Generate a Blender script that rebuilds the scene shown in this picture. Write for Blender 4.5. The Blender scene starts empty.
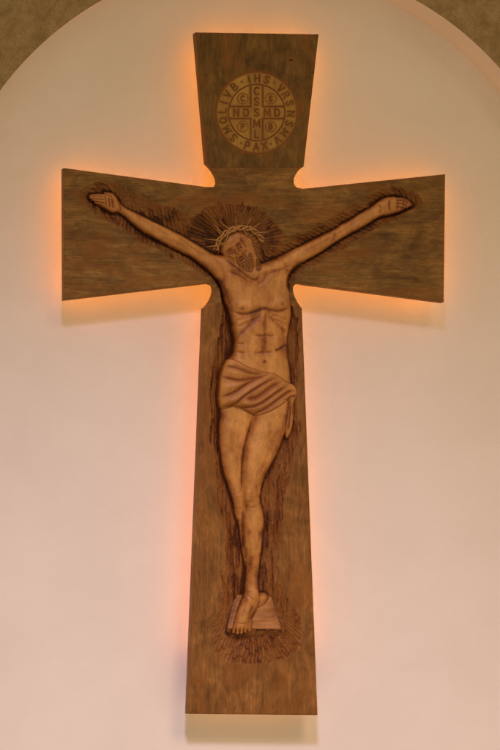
import bpy, math
import numpy as np

# ---------------------------------------------------------------- units and planes
P = 0.004                      # metres per photograph pixel, on the plane of the cross
L = 12.0                       # camera distance from that plane
VX, VY = -600.0, 620.0         # foot of the camera's axis on the plane
Y_FRONT = -0.130               # front face of the cross (the wall is at y = 0)
Y_BACK = -0.088
Y_ARCH = -0.170                # face of the wall round the niche
def wx(px): return (px - 250.0) * P
def wz(py): return (375.0 - py) * P

sc = bpy.context.scene
C = sc.collection

# ---------------------------------------------------------------- camera, world, lamps, exposure
cam = bpy.data.cameras.new('camera')
cam.sensor_fit = 'HORIZONTAL'; cam.sensor_width = 36.0
cam.lens = 36.0 * L / (500 * P)
cam.shift_x = (250 - VX) / 500.0
cam.shift_y = (VY - 375) / 500.0
cam.clip_start = 0.1; cam.clip_end = 100
co = bpy.data.objects.new('camera', cam); C.objects.link(co)
co.location = (wx(VX), Y_FRONT - L, wz(VY)); co.rotation_euler = (math.radians(90), 0, 0)
sc.camera = co

w = bpy.data.worlds.new('World'); sc.world = w; w.use_nodes = True
w.node_tree.nodes['Background'].inputs[0].default_value = (0.452, 0.320, 0.190, 1)
w.node_tree.nodes['Background'].inputs[1].default_value = 1.0

def spot(name, loc, target, energy, color, angle, size, blend=1.0):
    l = bpy.data.lights.new(name, 'SPOT'); l.energy = energy; l.color = color
    l.spot_size = math.radians(angle); l.spot_blend = blend; l.shadow_soft_size = size
    o = bpy.data.objects.new(name, l); C.objects.link(o); o.location = loc
    from mathutils import Vector
    o.rotation_euler = (Vector(target) - Vector(loc)).to_track_quat('-Z', 'Y').to_euler()
    return o
spot('key_lamp', (-2.0, -7.0, 5.3), (0.0, 0, -3.9), 1600, (0.76, 0.68, 1.0), 42, 0.55)
spot('warm_fill', (1.5, -7.0, 4.4), (0, 0, -4.3), 1150, (1.0, 0.60, 0.36), 48, 1.5)  # added warm fill, brightens the wall towards the bottom

sc.view_settings.view_transform = 'Standard'; sc.view_settings.look = 'None'
sc.view_settings.exposure = 0.08; sc.view_settings.gamma = 1.0

# ---------------------------------------------------------------- materials
def nt(name):
    m = bpy.data.materials.new(name); m.use_nodes = True
    t = m.node_tree; b = t.nodes['Principled BSDF']
    return m, t, b
def nn(t, typ, **kw):
    n = t.nodes.new(typ)
    for k, v in kw.items(): setattr(n, k, v)
    return n
def ramp(t, fac, stops):
    r = nn(t, 'ShaderNodeValToRGB')
    e = r.color_ramp.elements
    e[0].position, e[0].color = stops[0][0], (*stops[0][1], 1)
    e[1].position, e[1].color = stops[-1][0], (*stops[-1][1], 1)
    for p_, c_ in stops[1:-1]:
        x = e.new(p_); x.color = (*c_, 1)
    t.links.new(fac, r.inputs[0]); return r.outputs[0]
def noise(t, vec, scale, detail=4, rough=0.55, dist=0.0):
    n = nn(t, 'ShaderNodeTexNoise'); n.inputs['Scale'].default_value = scale
    n.inputs['Detail'].default_value = detail; n.inputs['Roughness'].default_value = rough
    n.inputs['Distortion'].default_value = dist
    t.links.new(vec, n.inputs['Vector']); return n.outputs['Fac']
def mapping(t, scale, rot=(0, 0, 0), loc=(0, 0, 0)):
    tc = nn(t, 'ShaderNodeTexCoord'); mp = nn(t, 'ShaderNodeMapping')
    mp.inputs['Scale'].default_value = scale; mp.inputs['Rotation'].default_value = rot
    mp.inputs['Location'].default_value = loc
    t.links.new(tc.outputs['Object'], mp.inputs[0]); return mp.outputs[0]
def mix(t, fac, a, b, mode='MIX'):
    m = nn(t, 'ShaderNodeMix', data_type='RGBA', blend_type=mode)
    for s, v in ((0, fac), (6, a), (7, b)):
        if isinstance(v, (int, float)): m.inputs[s].default_value = v
        elif isinstance(v, tuple): m.inputs[s].default_value = (*v, 1)
        else: t.links.new(v, m.inputs[s])
    return m.outputs[2]

def wood(name, dark, light, stain_shade, grain='Z', rough=0.55, seed=0.0, blotch=0.5, spec=0.3, band=0.6, bump=0.25, fine=0.5, wash_shade=(0.25, 0.09, 0.016)):
    """wood: blotchy tone, stretched grain, and the stain and painted shading of the carving (attribute 'stain')"""
    m, t, b = nt(name)
    sc_long = (1, 1, 0.13) if grain == 'Z' else (0.13, 1, 1)
    sc_fine = (1, 1, 0.02) if grain == 'Z' else (0.02, 1, 1)
    v = mapping(t, sc_long, loc=(seed, seed * .7, seed * 1.3))
    v0 = mapping(t, (1, 1, 1), loc=(seed * 2, 0, seed))
    g1 = noise(t, v, 60, 8, 0.68, 1.0)
    g2 = noise(t, mapping(t, sc_fine, loc=(seed, 5, seed)), 300, 4, 0.7)
    bl = noise(t, mapping(t, (1, 1, .6) if grain == 'Z' else (.6, 1, 1), loc=(seed, 3, seed)), 9, 5, 0.62, 0.8)
    c = ramp(t, g1, [(0.24, dark), (0.74, light)])
    fl = ramp(t, g2, [(0.35, (1 - fine * .6,) * 3), (0.6, (1, 1, 1))])
    c = mix(t, 1.0, c, fl, 'MULTIPLY')
    lo = 1 - blotch
    blc = ramp(t, bl, [(0.30, (lo, lo * .97, lo * .92)), (0.68, (1.12, 1.12, 1.12))])
    c = mix(t, 1.0, c, blc, 'MULTIPLY')
    b3 = noise(t, mapping(t, (1, 1, .45) if grain == 'Z' else (.45, 1, 1), loc=(seed, 9, seed)), 26, 8, 0.72, 1.6)
    c = mix(t, 1.0, c, ramp(t, b3, [(0.32, (1 - blotch * .75,) * 3), (0.62, (1.08, 1.08, 1.08))]), 'MULTIPLY')
    at = nn(t, 'ShaderNodeAttribute', attribute_name='stain_shade')
    sn = noise(t, v0, 260, 5, 0.65)
    mm = nn(t, 'ShaderNodeMath', operation='MULTIPLY_ADD', use_clamp=True)
    sub = nn(t, 'ShaderNodeMath', operation='SUBTRACT'); t.links.new(sn, sub.inputs[0]); sub.inputs[1].default_value = 0.5
    t.links.new(sub.outputs[0], mm.inputs[0]); mm.inputs[1].default_value = 0.0
    # stain * (1 + 1.4*(noise-.5))
    k = nn(t, 'ShaderNodeMath', operation='MULTIPLY_ADD'); t.links.new(sub.outputs[0], k.inputs[0]); k.inputs[1].default_value = 1.4; k.inputs[2].default_value = 1.0
    k2 = nn(t, 'ShaderNodeMath', operation='MULTIPLY', use_clamp=True); t.links.new(k.outputs[0], k2.inputs[0]); t.links.new(at.outputs['Fac'], k2.inputs[1])
    def tier(lo, hi, top, col, c):
        d_ = nn(t, 'ShaderNodeMapRange'); t.links.new(k2.outputs[0], d_.inputs[0])
        d_.inputs[1].default_value = lo; d_.inputs[2].default_value = hi; d_.inputs[4].default_value = top
        return mix(t, d_.outputs[0], c, col)
    c = tier(0.0, 0.5, 0.85, wash_shade, c); c = tier(0.4, 0.85, 1.0, stain_shade, c); c = tier(0.80, 1.0, 0.8, tuple(x * .3 for x in stain_shade), c)
    pores = noise(t, mapping(t, (1, 1, .03) if grain == 'Z' else (.03, 1, 1), loc=(seed, 2, seed)), 260, 3, .6)
    c = mix(t, 1.0, c, ramp(t, pores, [(0.60, (1, 1, 1)), (0.72, (1 - fine,) * 3)]), 'MULTIPLY')
    t.links.new(c, b.inputs['Base Color'])
    rr = nn(t, 'ShaderNodeMapRange'); t.links.new(bl, rr.inputs[0]); rr.inputs[3].default_value = rough - .08; rr.inputs[4].default_value = rough + .12
    t.links.new(rr.outputs[0], b.inputs['Roughness'])
    b.inputs['Specular IOR Level'].default_value = spec
    bp = nn(t, 'ShaderNodeBump'); bp.inputs['Strength'].default_value = bump; bp.inputs['Distance'].default_value = 0.0012
    t.links.new(g2, bp.inputs['Height']); t.links.new(bp.outputs[0], b.inputs['Normal'])
    return m

STAIN_SHADE = (0.085, 0.027, 0.005)
M_panel = wood('wood panel vertical grain', (0.175, 0.092, 0.020), (0.315, 0.178, 0.044), (0.07, 0.028, 0.006), 'Z', 0.52, 1.0, blotch=.5, spec=.2)
M_beam = wood('wood beam horizontal grain', (0.20, 0.100, 0.022), (0.44, 0.245, 0.066), STAIN_SHADE, 'X', 0.52, 4.2, blotch=.55, spec=.2)
M_shaft = wood('wood shaft vertical grain', (0.24, 0.100, 0.022), (0.46, 0.215, 0.055), (0.13, 0.034, 0.006), 'Z', 0.52, 7.7, blotch=.48, spec=.2)
M_body = wood('carved body wood', (0.60, 0.285, 0.068), (0.76, 0.385, 0.105), (0.15, 0.038, 0.006), 'Z', 0.44, 2.1, blotch=0.32, spec=0.4, bump=.1, fine=.12, wash_shade=(0.33, 0.108, 0.015))
M_hair = wood('carved hair wood', (0.40, 0.19, 0.042), (0.58, 0.29, 0.075), (0.09, 0.028, 0.005), 'Z', 0.5, 3.3, blotch=0.4, bump=.1, fine=.3, wash_shade=(0.26, 0.095, 0.018))
M_cloth = wood('carved cloth wood', (0.50, 0.225, 0.052), (0.70, 0.345, 0.090), (0.15, 0.036, 0.008), 'Z', 0.46, 5.1, blotch=0.28, spec=0.35, bump=.12, fine=.15, wash_shade=(0.30, 0.098, 0.015))
M_medal = wood('medallion wood', (0.40, 0.225, 0.040), (0.50, 0.30, 0.062), (0.10, 0.042, 0.008), 'Z', 0.5, 6.4, blotch=0.25, bump=.12, fine=.3)
M_block = wood('footrest wood', (0.38, 0.165, 0.042), (0.54, 0.25, 0.072), (0.13, 0.04, 0.012), 'X', 0.46, 8.8, blotch=0.25, bump=.12, fine=.3)
M_thorn = wood('thorn twig', (0.42, 0.20, 0.05), (0.62, 0.34, 0.11), (0.1, 0.04, 0.01), 'Z', 0.45, 9.1, blotch=0.3, bump=.05)

def plaster(name, a, b_, scale, bumpd, rough=0.8, mottled=None):
    m, t, b = nt(name)
    v = mapping(t, (1, 1, 1))
    c = ramp(t, noise(t, v, 2.2, 7, .68, .4), [(0.33, a), (0.67, b_)])
    if mottled:
        c2 = ramp(t, noise(t, v, 17, 8, .72, .5), [(0.32, mottled[0]), (0.5, mottled[1]), (0.68, mottled[2])])
        c = mix(t, 0.85, c, c2)
        c3 = ramp(t, noise(t, v, 160, 4, .7), [(0.30, (.62, .6, .56)), (0.55, (1, 1, 1))])
        c = mix(t, 0.8, c, c3, 'MULTIPLY')
    t.links.new(c, b.inputs['Base Color']); b.inputs['Roughness'].default_value = rough
    b.inputs['Specular IOR Level'].default_value = 0.2
    bp = nn(t, 'ShaderNodeBump'); bp.inputs['Strength'].default_value = 0.5; bp.inputs['Distance'].default_value = bumpd
    t.links.new(noise(t, v, scale, 6, .6), bp.inputs['Height']); t.links.new(bp.outputs[0], b.inputs['Normal'])
    return m
M_wall = plaster('painted plaster', (0.845, 0.800, 0.745), (0.895, 0.850, 0.800), 90, 0.0012)
M_reveal = plaster('painted reveal', (0.84, 0.72, 0.62), (0.87, 0.75, 0.65), 120, 0.0006)
M_arch = plaster('textured stone plaster', (0.2, 0.15, 0.07), (0.3, 0.2, 0.1), 90, 0.004, 0.85,
                 ((0.28, 0.195, 0.085), (0.385, 0.28, 0.135), (0.48, 0.365, 0.19)))
M_led, t_, b_ = nt('orange led strip')
b_.inputs['Base Color'].default_value = (0.9, 0.6, 0.3, 1)
b_.inputs['Emission Color'].default_value = (1.0, 0.31, 0.032, 1)
b_.inputs['Emission Strength'].default_value = 9.3
M_led_soft = M_led.copy(); M_led_soft.name = 'orange led strip dimmer'
M_led_soft.node_tree.nodes['Principled BSDF'].inputs['Emission Strength'].default_value = 9.0

M_led_foot = M_led.copy(); M_led_foot.name = 'orange led strip at the foot'
M_led_foot.node_tree.nodes['Principled BSDF'].inputs['Emission Strength'].default_value = 5.0
M_led_foot.node_tree.nodes['Principled BSDF'].inputs['Emission Color'].default_value = (1.0, 0.52, 0.20, 1)

# ---------------------------------------------------------------- numpy helpers
rng = np.random.default_rng(7)
def smooth_poly(pts, n=6, closed=True):
    p = np.array(pts, float); N = len(p); out = []
    for i in range(N if closed else N - 1):
        if closed: a, b, c, d = p[i - 1], p[i], p[(i + 1) % N], p[(i + 2) % N]
        else: a, b, c, d = p[max(i - 1, 0)], p[i], p[i + 1], p[min(i + 2, N - 1)]
        for k in range(n):
            s = k / n
            out.append(0.5 * ((2 * b) + (c - a) * s + (2 * a - 5 * b + 4 * c - d) * s * s + (3 * b - a - 3 * c + d) * s ** 3))
    if not closed: out.append(p[-1])
    return np.array(out)
def seg_dist(X, Y, pts, closed):
    """distance to a polyline, arclength of the nearest point, and that point"""
    p = np.asarray(pts, float); N = len(p)
    best = np.full(X.shape, 1e18); arc = np.zeros(X.shape); qx = np.zeros(X.shape); qy = np.zeros(X.shape)
    s0 = 0.0
    for i in range(N if closed else N - 1):
        a = p[i]; b = p[(i + 1) % N]; d = b - a; l2 = d @ d
        if l2 < 1e-12: continue
        t = np.clip(((X - a[0]) * d[0] + (Y - a[1]) * d[1]) / l2, 0, 1)
        cx = a[0] + t * d[0]; cy = a[1] + t * d[1]
        dd = (X - cx) ** 2 + (Y - cy) ** 2
        m = dd < best
        ln = math.sqrt(l2)
        best[m] = dd[m]; arc[m] = s0 + t[m] * ln; qx[m] = cx[m]; qy[m] = cy[m]
        s0 += ln
    return np.sqrt(best), arc, qx, qy
def inside(X, Y, pts):
    p = np.asarray(pts, float); r = np.zeros(X.shape, bool); N = len(p)
    for i in range(N):
        a = p[i]; b = p[(i + 1) % N]
        if a[1] == b[1]: continue
        c = ((a[1] > Y) != (b[1] > Y)) & (X < (b[0] - a[0]) * (Y - a[1]) / (b[1] - a[1]) + a[0])
        r ^= c
    return r
def sdf(X, Y, pts):
    d, arc, qx, qy = seg_dist(X, Y, pts, True)
    return np.where(inside(X, Y, pts), -d, d), arc, qx, qy
def grid(x0, x1, y0, y1, s):
    return np.meshgrid(np.arange(x0, x1 + s / 2, s), np.arange(y0, y1 + s / 2, s))
def vnoise(X, Y, fx, fy, seed):
    r = np.random.default_rng(seed); T = r.random((256, 256))
    x = X * fx + 1000.0; y = Y * fy + 1000.0
    xi = np.floor(x).astype(int); yi = np.floor(y).astype(int)
    u = x - xi; v = y - yi; u = u * u * (3 - 2 * u); v = v * v * (3 - 2 * v)
    g = lambda a, b: T[a & 255, b & 255]
    return (g(yi, xi) * (1 - u) + g(yi, xi + 1) * u) * (1 - v) + (g(yi + 1, xi) * (1 - u) + g(yi + 1, xi + 1) * u) * v - 0.5
def fbm(X, Y, fx, fy, seed, o=3):
    r = 0; a = 1
    for k in range(o):
        r = r + a * vnoise(X, Y, fx * 2 ** k, fy * 2 ** k, seed + k); a *= .5
    return r
def sstep(a, b, x):
    t = np.clip((x - a) / (b - a), 0, 1); return t * t * (3 - 2 * t)
def inflate(mask, step):
    """rounded height (in pixels) of a shape: a circular section for a straight limb"""
    u = None
    for lev in (8, 4, 2, 1):
        m = mask[::lev, ::lev]; h = step * lev
        if u is None: v = np.zeros(m.shape)
        else:
            v = np.repeat(np.repeat(u, 2, 0), 2, 1)[:m.shape[0], :m.shape[1]]
            if v.shape != m.shape:
                w_ = np.zeros(m.shape); w_[:v.shape[0], :v.shape[1]] = v; v = w_
        mf = m.astype(float); v = v * mf
        for it in range({8: 400, 4: 200, 2: 120, 1: 60}[lev]):
            a = np.zeros_like(v)
            a[1:] += v[:-1]; a[:-1] += v[1:]; a[:, 1:] += v[:, :-1]; a[:, :-1] += v[:, 1:]
            v = (a + h * h) * 0.25 * mf
        u = v
    return np.sqrt(2 * u)
AMP = 1.6
def stroke(X, Y, H, S, pts, wd, amp, stain_shade=0.0, sw=None, taper=True, sm=True):
    """press (amp<0) or raise (amp>0) a brush stroke in a height field, in mm; brush stain along it, doubling as painted shading in grooves"""
    q = smooth_poly(pts, 5, False) if sm and len(pts) > 2 else np.array(pts, float)
    R = wd * 3 + 1 + (sw or wd) * 3
    x0, x1 = q[:, 0].min() - R, q[:, 0].max() + R; y0, y1 = q[:, 1].min() - R, q[:, 1].max() + R
    gx = X[0]; gy = Y[:, 0]
    a, b = np.searchsorted(gx, [x0, x1]); c, d = np.searchsorted(gy, [y0, y1])
    if b <= a or d <= c: return
    sl = (slice(c, d), slice(a, b))
    dd, arc, _, _ = seg_dist(X[sl], Y[sl], q, False)
    tot = np.hypot(*np.diff(q, axis=0).T).sum()
    tp = 1.0
    if taper:
        s = arc / tot; tp = np.clip(np.minimum(s, 1 - s) * 5 + 0.25, 0, 1)
    H[sl] += amp * .001 * AMP * tp * np.exp(-(dd / wd) ** 2)
    if stain_shade:
        S[sl] = np.maximum(S[sl], stain_shade * tp * np.exp(-(dd / (sw or wd)) ** 2))
        S[sl] = np.maximum(S[sl], min(.42, stain_shade * .6) * tp * np.exp(-(dd / (2.8 * (sw or wd))) ** 2))

root = bpy.data.objects.new('crucifix', None); C.objects.link(root)
root.location = (wx(252), Y_FRONT, wz(714))
root['label'] = 'carved wooden crucifix with relief figure, edges glowing orange, hung on the pale niche wall'
root['category'] = 'crucifix'
OX, OY, OZ = root.location

def link_mesh(name, verts, faces, mat, parent, smooth=True, stain_shade=None):
    v = np.asarray(verts, float) - np.array([OX, OY, OZ])
    me = bpy.data.meshes.new(name)
    if isinstance(faces, np.ndarray):
        nf = len(faces); k = faces.shape[1]
        me.vertices.add(len(v)); me.vertices.foreach_set('co', v.astype(np.float32).ravel())
        me.loops.add(nf * k); me.polygons.add(nf)
        me.loops.foreach_set('vertex_index', faces.astype(np.int32).ravel())
        me.polygons.foreach_set('loop_start', np.arange(0, nf * k, k, dtype=np.int32))
        me.polygons.foreach_set('loop_total', np.full(nf, k, dtype=np.int32))
        me.update(calc_edges=True)
    else:
        me.from_pydata([tuple(x) for x in v], [], faces); me.update()
    me.polygons.foreach_set('use_smooth', np.full(len(me.polygons), smooth))
    if stain_shade is not None:
        a = me.attributes.new('stain_shade', 'FLOAT', 'POINT'); a.data.foreach_set('value', np.asarray(stain_shade, np.float32).ravel())
    me.materials.append(mat)
    o = bpy.data.objects.new(name, me); C.objects.link(o)
    o.parent = parent
    return o

def height_mesh(name, X, Y, D, QX, QY, H, S, back, mat, parent, ysel=None, corners=None):
    """a carved sheet: grid cells inside an outline (D<0), its rim snapped to the outline, with sides down to 'back' (height)"""
    ny, nx = X.shape
    inn = D <= 0.15 * (X[0, 1] - X[0, 0])
    keep = inn[:-1, :-1] & inn[1:, :-1] & inn[:-1, 1:] & inn[1:, 1:]
    # drop cells that touch the rest only by a corner
    for _ in range(2):
        n = np.zeros(keep.shape, int)
        n[1:] += keep[:-1]; n[:-1] += keep[1:]; n[:, 1:] += keep[:, :-1]; n[:, :-1] += keep[:, 1:]
        keep &= n >= 2
    allkeep = keep.copy()
    if ysel is not None:
        yc = 0.5 * (Y[:-1, :-1] + Y[1:, 1:]); keep = keep & (yc >= ysel[0]) & (yc < ysel[1])
    idx = np.arange(ny * nx).reshape(ny, nx)
    # a grid vertex is on the outline if not all four cells round it are kept
    cnt = np.zeros((ny, nx), int)
    cnt[:-1, :-1] += allkeep; cnt[1:, :-1] += allkeep; cnt[:-1, 1:] += allkeep; cnt[1:, 1:] += allkeep
    rim = (cnt > 0) & (cnt < 4)
    PX = np.where(rim, QX, X); PY = np.where(rim, QY, Y)
    if corners is not None:
        rj, ri = np.nonzero(rim)
        for cx_, cy_ in corners:
            k_ = np.argmin((X[rj, ri] - cx_) ** 2 + (Y[rj, ri] - cy_) ** 2)
            if math.hypot(X[rj[k_], ri[k_]] - cx_, Y[rj[k_], ri[k_]] - cy_) < 2: PX[rj[k_], ri[k_]] = cx_; PY[rj[k_], ri[k_]] = cy_
    j, i = np.nonzero(keep)
    q = np.stack([idx[j, i], idx[j + 1, i], idx[j + 1, i + 1], idx[j, i + 1]], 1)
    # border edges (directed as in their face)
    ed = []
    kp = np.pad(keep, 1)
    l = keep & ~kp[1:-1, :-2]; jj, ii = np.nonzero(l); ed.append(np.stack([idx[jj, ii], idx[jj + 1, ii]], 1))
    l = keep & ~kp[2:, 1:-1]; jj, ii = np.nonzero(l); ed.append(np.stack([idx[jj + 1, ii], idx[jj + 1, ii + 1]], 1))
    l = keep & ~kp[1:-1, 2:]; jj, ii = np.nonzero(l); ed.append(np.stack([idx[jj + 1, ii + 1], idx[jj, ii + 1]], 1))
    l = keep & ~kp[:-2, 1:-1]; jj, ii = np.nonzero(l); ed.append(np.stack([idx[jj, ii + 1], idx[jj, ii]], 1))
    ed = np.concatenate(ed)
    used = np.unique(q); mp = np.full(ny * nx, -1); mp[used] = np.arange(len(used))
    v = np.stack([wx(PX.ravel()[used]), Y_FRONT - H.ravel()[used], wz(PY.ravel()[used])], 1)
    st = S.ravel()[used]
    bu = np.unique(ed); mb = np.full(ny * nx, -1)
    vb = []; sb = []; base = len(v); levels = []
    mpb = np.full(ny * nx, -1)
    # top ring duplicated for a crisp arris, then the back ring
    mt = np.full(ny * nx, -1); mt[bu] = base + np.arange(len(bu)); mpb[bu] = base + len(bu) + np.arange(len(bu))
    top = np.stack([wx(PX.ravel()[bu]), Y_FRONT - H.ravel()[bu], wz(PY.ravel()[bu])], 1)
    bk = top.copy(); bk[:, 1] = Y_FRONT - back
    v = np.concatenate([v, top, bk]); st = np.concatenate([st, S.ravel()[bu], S.ravel()[bu]])
    side = np.stack([mt[ed[:, 1]], mt[ed[:, 0]], mpb[ed[:, 0]], mpb[ed[:, 1]]], 1)
    f = np.concatenate([mp[q], side])
    return link_mesh(name, v, f, mat, parent, True, st)

# ---------------------------------------------------------------- the setting: niche wall and the wall round it
def setting(name, verts, faces, mat):
    me = bpy.data.meshes.new(name); me.from_pydata(verts, [], faces); me.update(); me.materials.append(mat)
    o = bpy.data.objects.new(name, me); C.objects.link(o); o['kind'] = 'structure'; return o
ACX, ACY, AR = 256.0, 281.0, 319.5
arc_pts = [(ACX - AR, 1500.0)] + [(ACX + AR * math.cos(a), ACY - AR * math.sin(a)) for a in np.linspace(math.pi, 0, 161)] + [(ACX + AR, 1500.0)]
n = len(arc_pts)
setting('niche_wall', [(wx(-400), 0, wz(1500)), (wx(900), 0, wz(1500)), (wx(900), 0, wz(-400)), (wx(-400), 0, wz(-400))], [(0, 1, 2, 3)], M_wall)
v = [(wx(x), Y_ARCH, wz(y)) for x, y in arc_pts] + [(wx(x), 0.0, wz(y)) for x, y in arc_pts]
rev = setting('niche_reveal', v, [(i, i + 1, n + i + 1, n + i) for i in range(n - 1)], M_reveal)
for p_ in rev.data.polygons: p_.use_smooth = True
outer = []
for x, y in arc_pts:
    dx, dy = x - ACX, y - ACY
    if y >= 1500 or abs(dx) < 1e-9 and dy >= 0: outer.append((-1500.0 if x < ACX else 2000.0, 1500.0)); continue
    k = min((1750.0 / abs(dx)) if abs(dx) > 1e-6 else 1e9, (1400.0 / abs(dy)) if abs(dy) > 1e-6 else 1e9)
    outer.append((ACX + dx * k, ACY + dy * k))
# rounded plaster arris, then the face
ring = []
for x, y in arc_pts:
    dx, dy = (x - ACX, y - ACY) if y < 1499 else (x - ACX, 0.0)
    l_ = math.hypot(dx, dy); ring.append((x + dx / l_ * 1.0, y + dy / l_ * 1.0))
v = [(wx(x), Y_ARCH, wz(y)) for x, y in arc_pts] + [(wx(x), Y_ARCH - 0.003, wz(y)) for x, y in ring] + [(wx(x), Y_ARCH - 0.003, wz(y)) for x, y in outer]
f = [(i + n, i + n + 1, i + 1, i) for i in range(n - 1)] + [(i + 2 * n, i + 2 * n + 1, i + n + 1, i + n) for i in range(n - 1)]
setting('arch_wall', v, f, M_arch)

# ---------------------------------------------------------------- outlines (photograph pixels)
def cat(pts): return [tuple(p) for p in smooth_poly(pts, 6, False)]
BOARD = ([(195.4, 32.4), (318.7, 34.4)] +
         cat([(303.8, 166.5), (299.2, 170), (295.6, 175), (293.8, 181), (296, 186.8), (303, 188.8)]) +
         [(445.3, 174.2), (443.9, 302.2)] +
         cat([(305, 284.2), (299, 283.2), (294.6, 285), (293, 289.5), (295, 297), (299, 304.5), (302, 308.5)]) +
         [(317.6, 715), (187.8, 713.8)] +
         cat([(203.8, 308), (208, 304.3), (212, 298), (214.2, 290.5), (213.2, 285), (208.5, 283)]) +
         [(64.2, 300), (63.7, 168)] +
         cat([(206, 187), (214.5, 186.6), (217.8, 182.6), (217.0, 177), (213.6, 170.5), (209.6, 165.6), (206.6, 163)]))
TORSO = smooth_poly([
    (89, 195.6), (94.2, 193.7), (103, 193.8), (107, 192.2), (112, 192.6), (116.6, 196.6), (120.6, 203.4), (127.8, 208.6), (139, 214), (158, 223.6),
    (182, 235.5), (200, 246), (214, 254), (228, 256), (245, 262), (262, 263.5), (284, 254), (308, 242), (332, 230), (356, 216), (372, 206),
    (383, 198.4), (391.4, 196.6), (401, 197.8), (409, 201), (413.6, 204.4), (410, 207), (404, 209.6), (398, 212.8), (388, 215.2), (378, 218), (362, 227.5),
    (340, 240), (320, 253), (301, 264), (290, 274), (287.5, 284), (289, 296), (290.5, 310), (289.5, 322), (287, 334), (286, 346), (287.5, 360), (290, 380),
    (288, 402), (270, 404), (245, 404), (222, 400), (221, 375), (226, 362), (232, 353), (233, 341), (231, 330), (229.5, 318), (226.5, 308), (223, 296),
    (219.5, 284), (214, 276), (204, 267), (190, 256.5), (170, 246.5), (150, 236), (134, 225), (126, 217), (118.5, 213), (112.6, 212.8), (105.4, 209.2), (96.6, 203), (90, 199)], 5)
REAR = smooth_poly([(221, 385), (219.6, 414), (219, 432), (220.2, 452), (223.6, 472), (229, 489), (233.2, 502), (234.8, 512), (237.8, 521), (240.5, 536), (243.5, 556), (247, 575),
                    (250, 590), (258, 592), (266, 592.5), (269.2, 598), (264.5, 605), (258, 609), (252, 607), (252, 570), (250, 520), (247, 500), (247, 470), (251, 436), (258, 410), (250, 388)], 5)
FRONT = smooth_poly([(252, 388), (253, 414), (247, 434), (243.5, 448), (241.6, 468), (242, 484), (241, 493), (241.8, 501), (244.4, 507), (243.2, 514), (242.7, 528), (243.8, 547), (245.6, 562),
                     (245, 578), (243.4, 593), (238.6, 605), (233.6, 619), (230.6, 629), (233, 632), (240, 631.5), (248, 629), (250.6, 621.5), (256.2, 610), (260, 598), (258.6, 589), (258, 575), (259.6, 561),
                     (261.6, 547), (263.6, 528), (263.4, 514), (260.4, 503), (260, 493), (263.4, 480), (269.8, 466), (276.8, 452), (282.4, 438), (286, 424), (288, 405), (286, 388)], 5)
HEAD = smooth_poly([(219.6, 251), (219, 243), (223.6, 235), (233, 229), (244, 228), (252, 232.5), (257.4, 241), (258.6, 254), (257.6, 266), (254.5, 275.5), (248.5, 278), (240.5, 272.6), (231.5, 265.5), (224, 258)], 5)
CLOTH = smooth_poly([(227, 359), (222, 366), (219, 376), (217.4, 390), (217.6, 403), (221, 409.4), (234, 407.4), (244, 411.6), (254, 415.8), (264, 413.8), (276, 407.6), (283.5, 402.4), (287, 403.4),
                     (286, 416), (283.6, 430), (286.6, 439), (291.6, 429), (293.6, 412), (293.4, 402.4), (296, 396), (295.2, 388), (291, 383.6), (286, 383), (278, 377.6), (270, 373.8), (260, 372), (246, 367.6), (234, 361)], 5)
CARVED = smooth_poly([(79, 192), (83, 186.6), (93, 182.6), (108, 180), (120, 184), (130, 190), (144, 195), (162, 203), (180, 210.5), (194, 216),
                      (201, 210), (211, 204.6), (226, 201.8), (241, 202.6), (257, 207.6), (270, 216), (279, 226), (288, 234), (300, 233), (320, 223), (340, 211.5), (360, 200), (376, 191.5), (392, 186.6),
                      (409, 188.6), (420, 196), (423, 205), (413, 211), (394, 220.5), (366, 236), (342, 250), (316, 264), (301, 274), (295.5, 281), (291.5, 286), (291.6, 298), (297, 312), (300, 330), (300.6, 360),
                      (301, 400), (301.4, 436), (298, 462), (291, 490), (284, 520), (281, 550), (285, 580), (294, 602), (302, 620), (301, 643), (288, 658), (262, 665), (238, 664.5), (222, 660), (213, 648),
                      (213, 622), (218, 598), (224, 574), (225.5, 556), (220.6, 524), (215.4, 490), (211.4, 452), (210, 420), (211, 385), (215, 358), (214.5, 335), (217, 315), (217.4, 298), (216.6, 288), (209, 279), (196, 271),
                      (178, 262), (158, 251.5), (139, 241.5), (122, 230), (104, 220.5), (91, 211.5), (82, 201)], 5)

# ---------------------------------------------------------------- the carved body
SB = 0.4
X, Y = grid(86, 418, 212, 642, SB)
X = X; Y = Y
# the hands reach above y = 212
X, Y = grid(86, 418, 186, 642, SB)
FLOOR = -0.0135
prof = lambda h, Hm, hs: Hm * (1 - np.exp(-h / hs))
def field(poly, Hm, hs):
    D, arc, qx, qy = sdf(X, Y, poly)
    return D, qx, qy, prof(inflate(D < 0, SB), Hm, hs)
dT, txq, tyq, fT = field(TORSO, 0.060, 11.0)
dR, rxq, ryq, fR = field(REAR, 0.042, 11.0)
dF, fxq, fyq, fF = field(FRONT, 0.062, 10.5)
dH, hxq, hyq, fH = field(HEAD, 0.056, 9.0)
base = FLOOR
dT2 = dT
HT = np.where(dT < 0, base + fT, -1)
HR = np.where(dR < 0, base + fR, -1)
HF = np.where(dF < 0, base + 0.003 + fF, -1)
HH = np.where(dH < 0, base + 0.011 + fH, -1)
H = np.maximum(np.maximum(HT, HR), np.maximum(HF, HH))
D = np.minimum(np.minimum(dT, dR), np.minimum(dF, dH))
QX = np.zeros_like(X); QY = np.zeros_like(X)
for d_, a_, b__ in ((dT, txq, tyq), (dR, rxq, ryq), (dF, fxq, fyq), (dH, hxq, hyq)):
    m = d_ == D; QX[m] = a_[m]; QY[m] = b__[m]
S = np.zeros_like(X)
fig_d = D.copy()
def st(pts, wd, amp, stain_shade=0.0, sw=None, **k): stroke(X, Y, H, S, pts, wd, amp, stain_shade, sw, **k)
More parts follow.
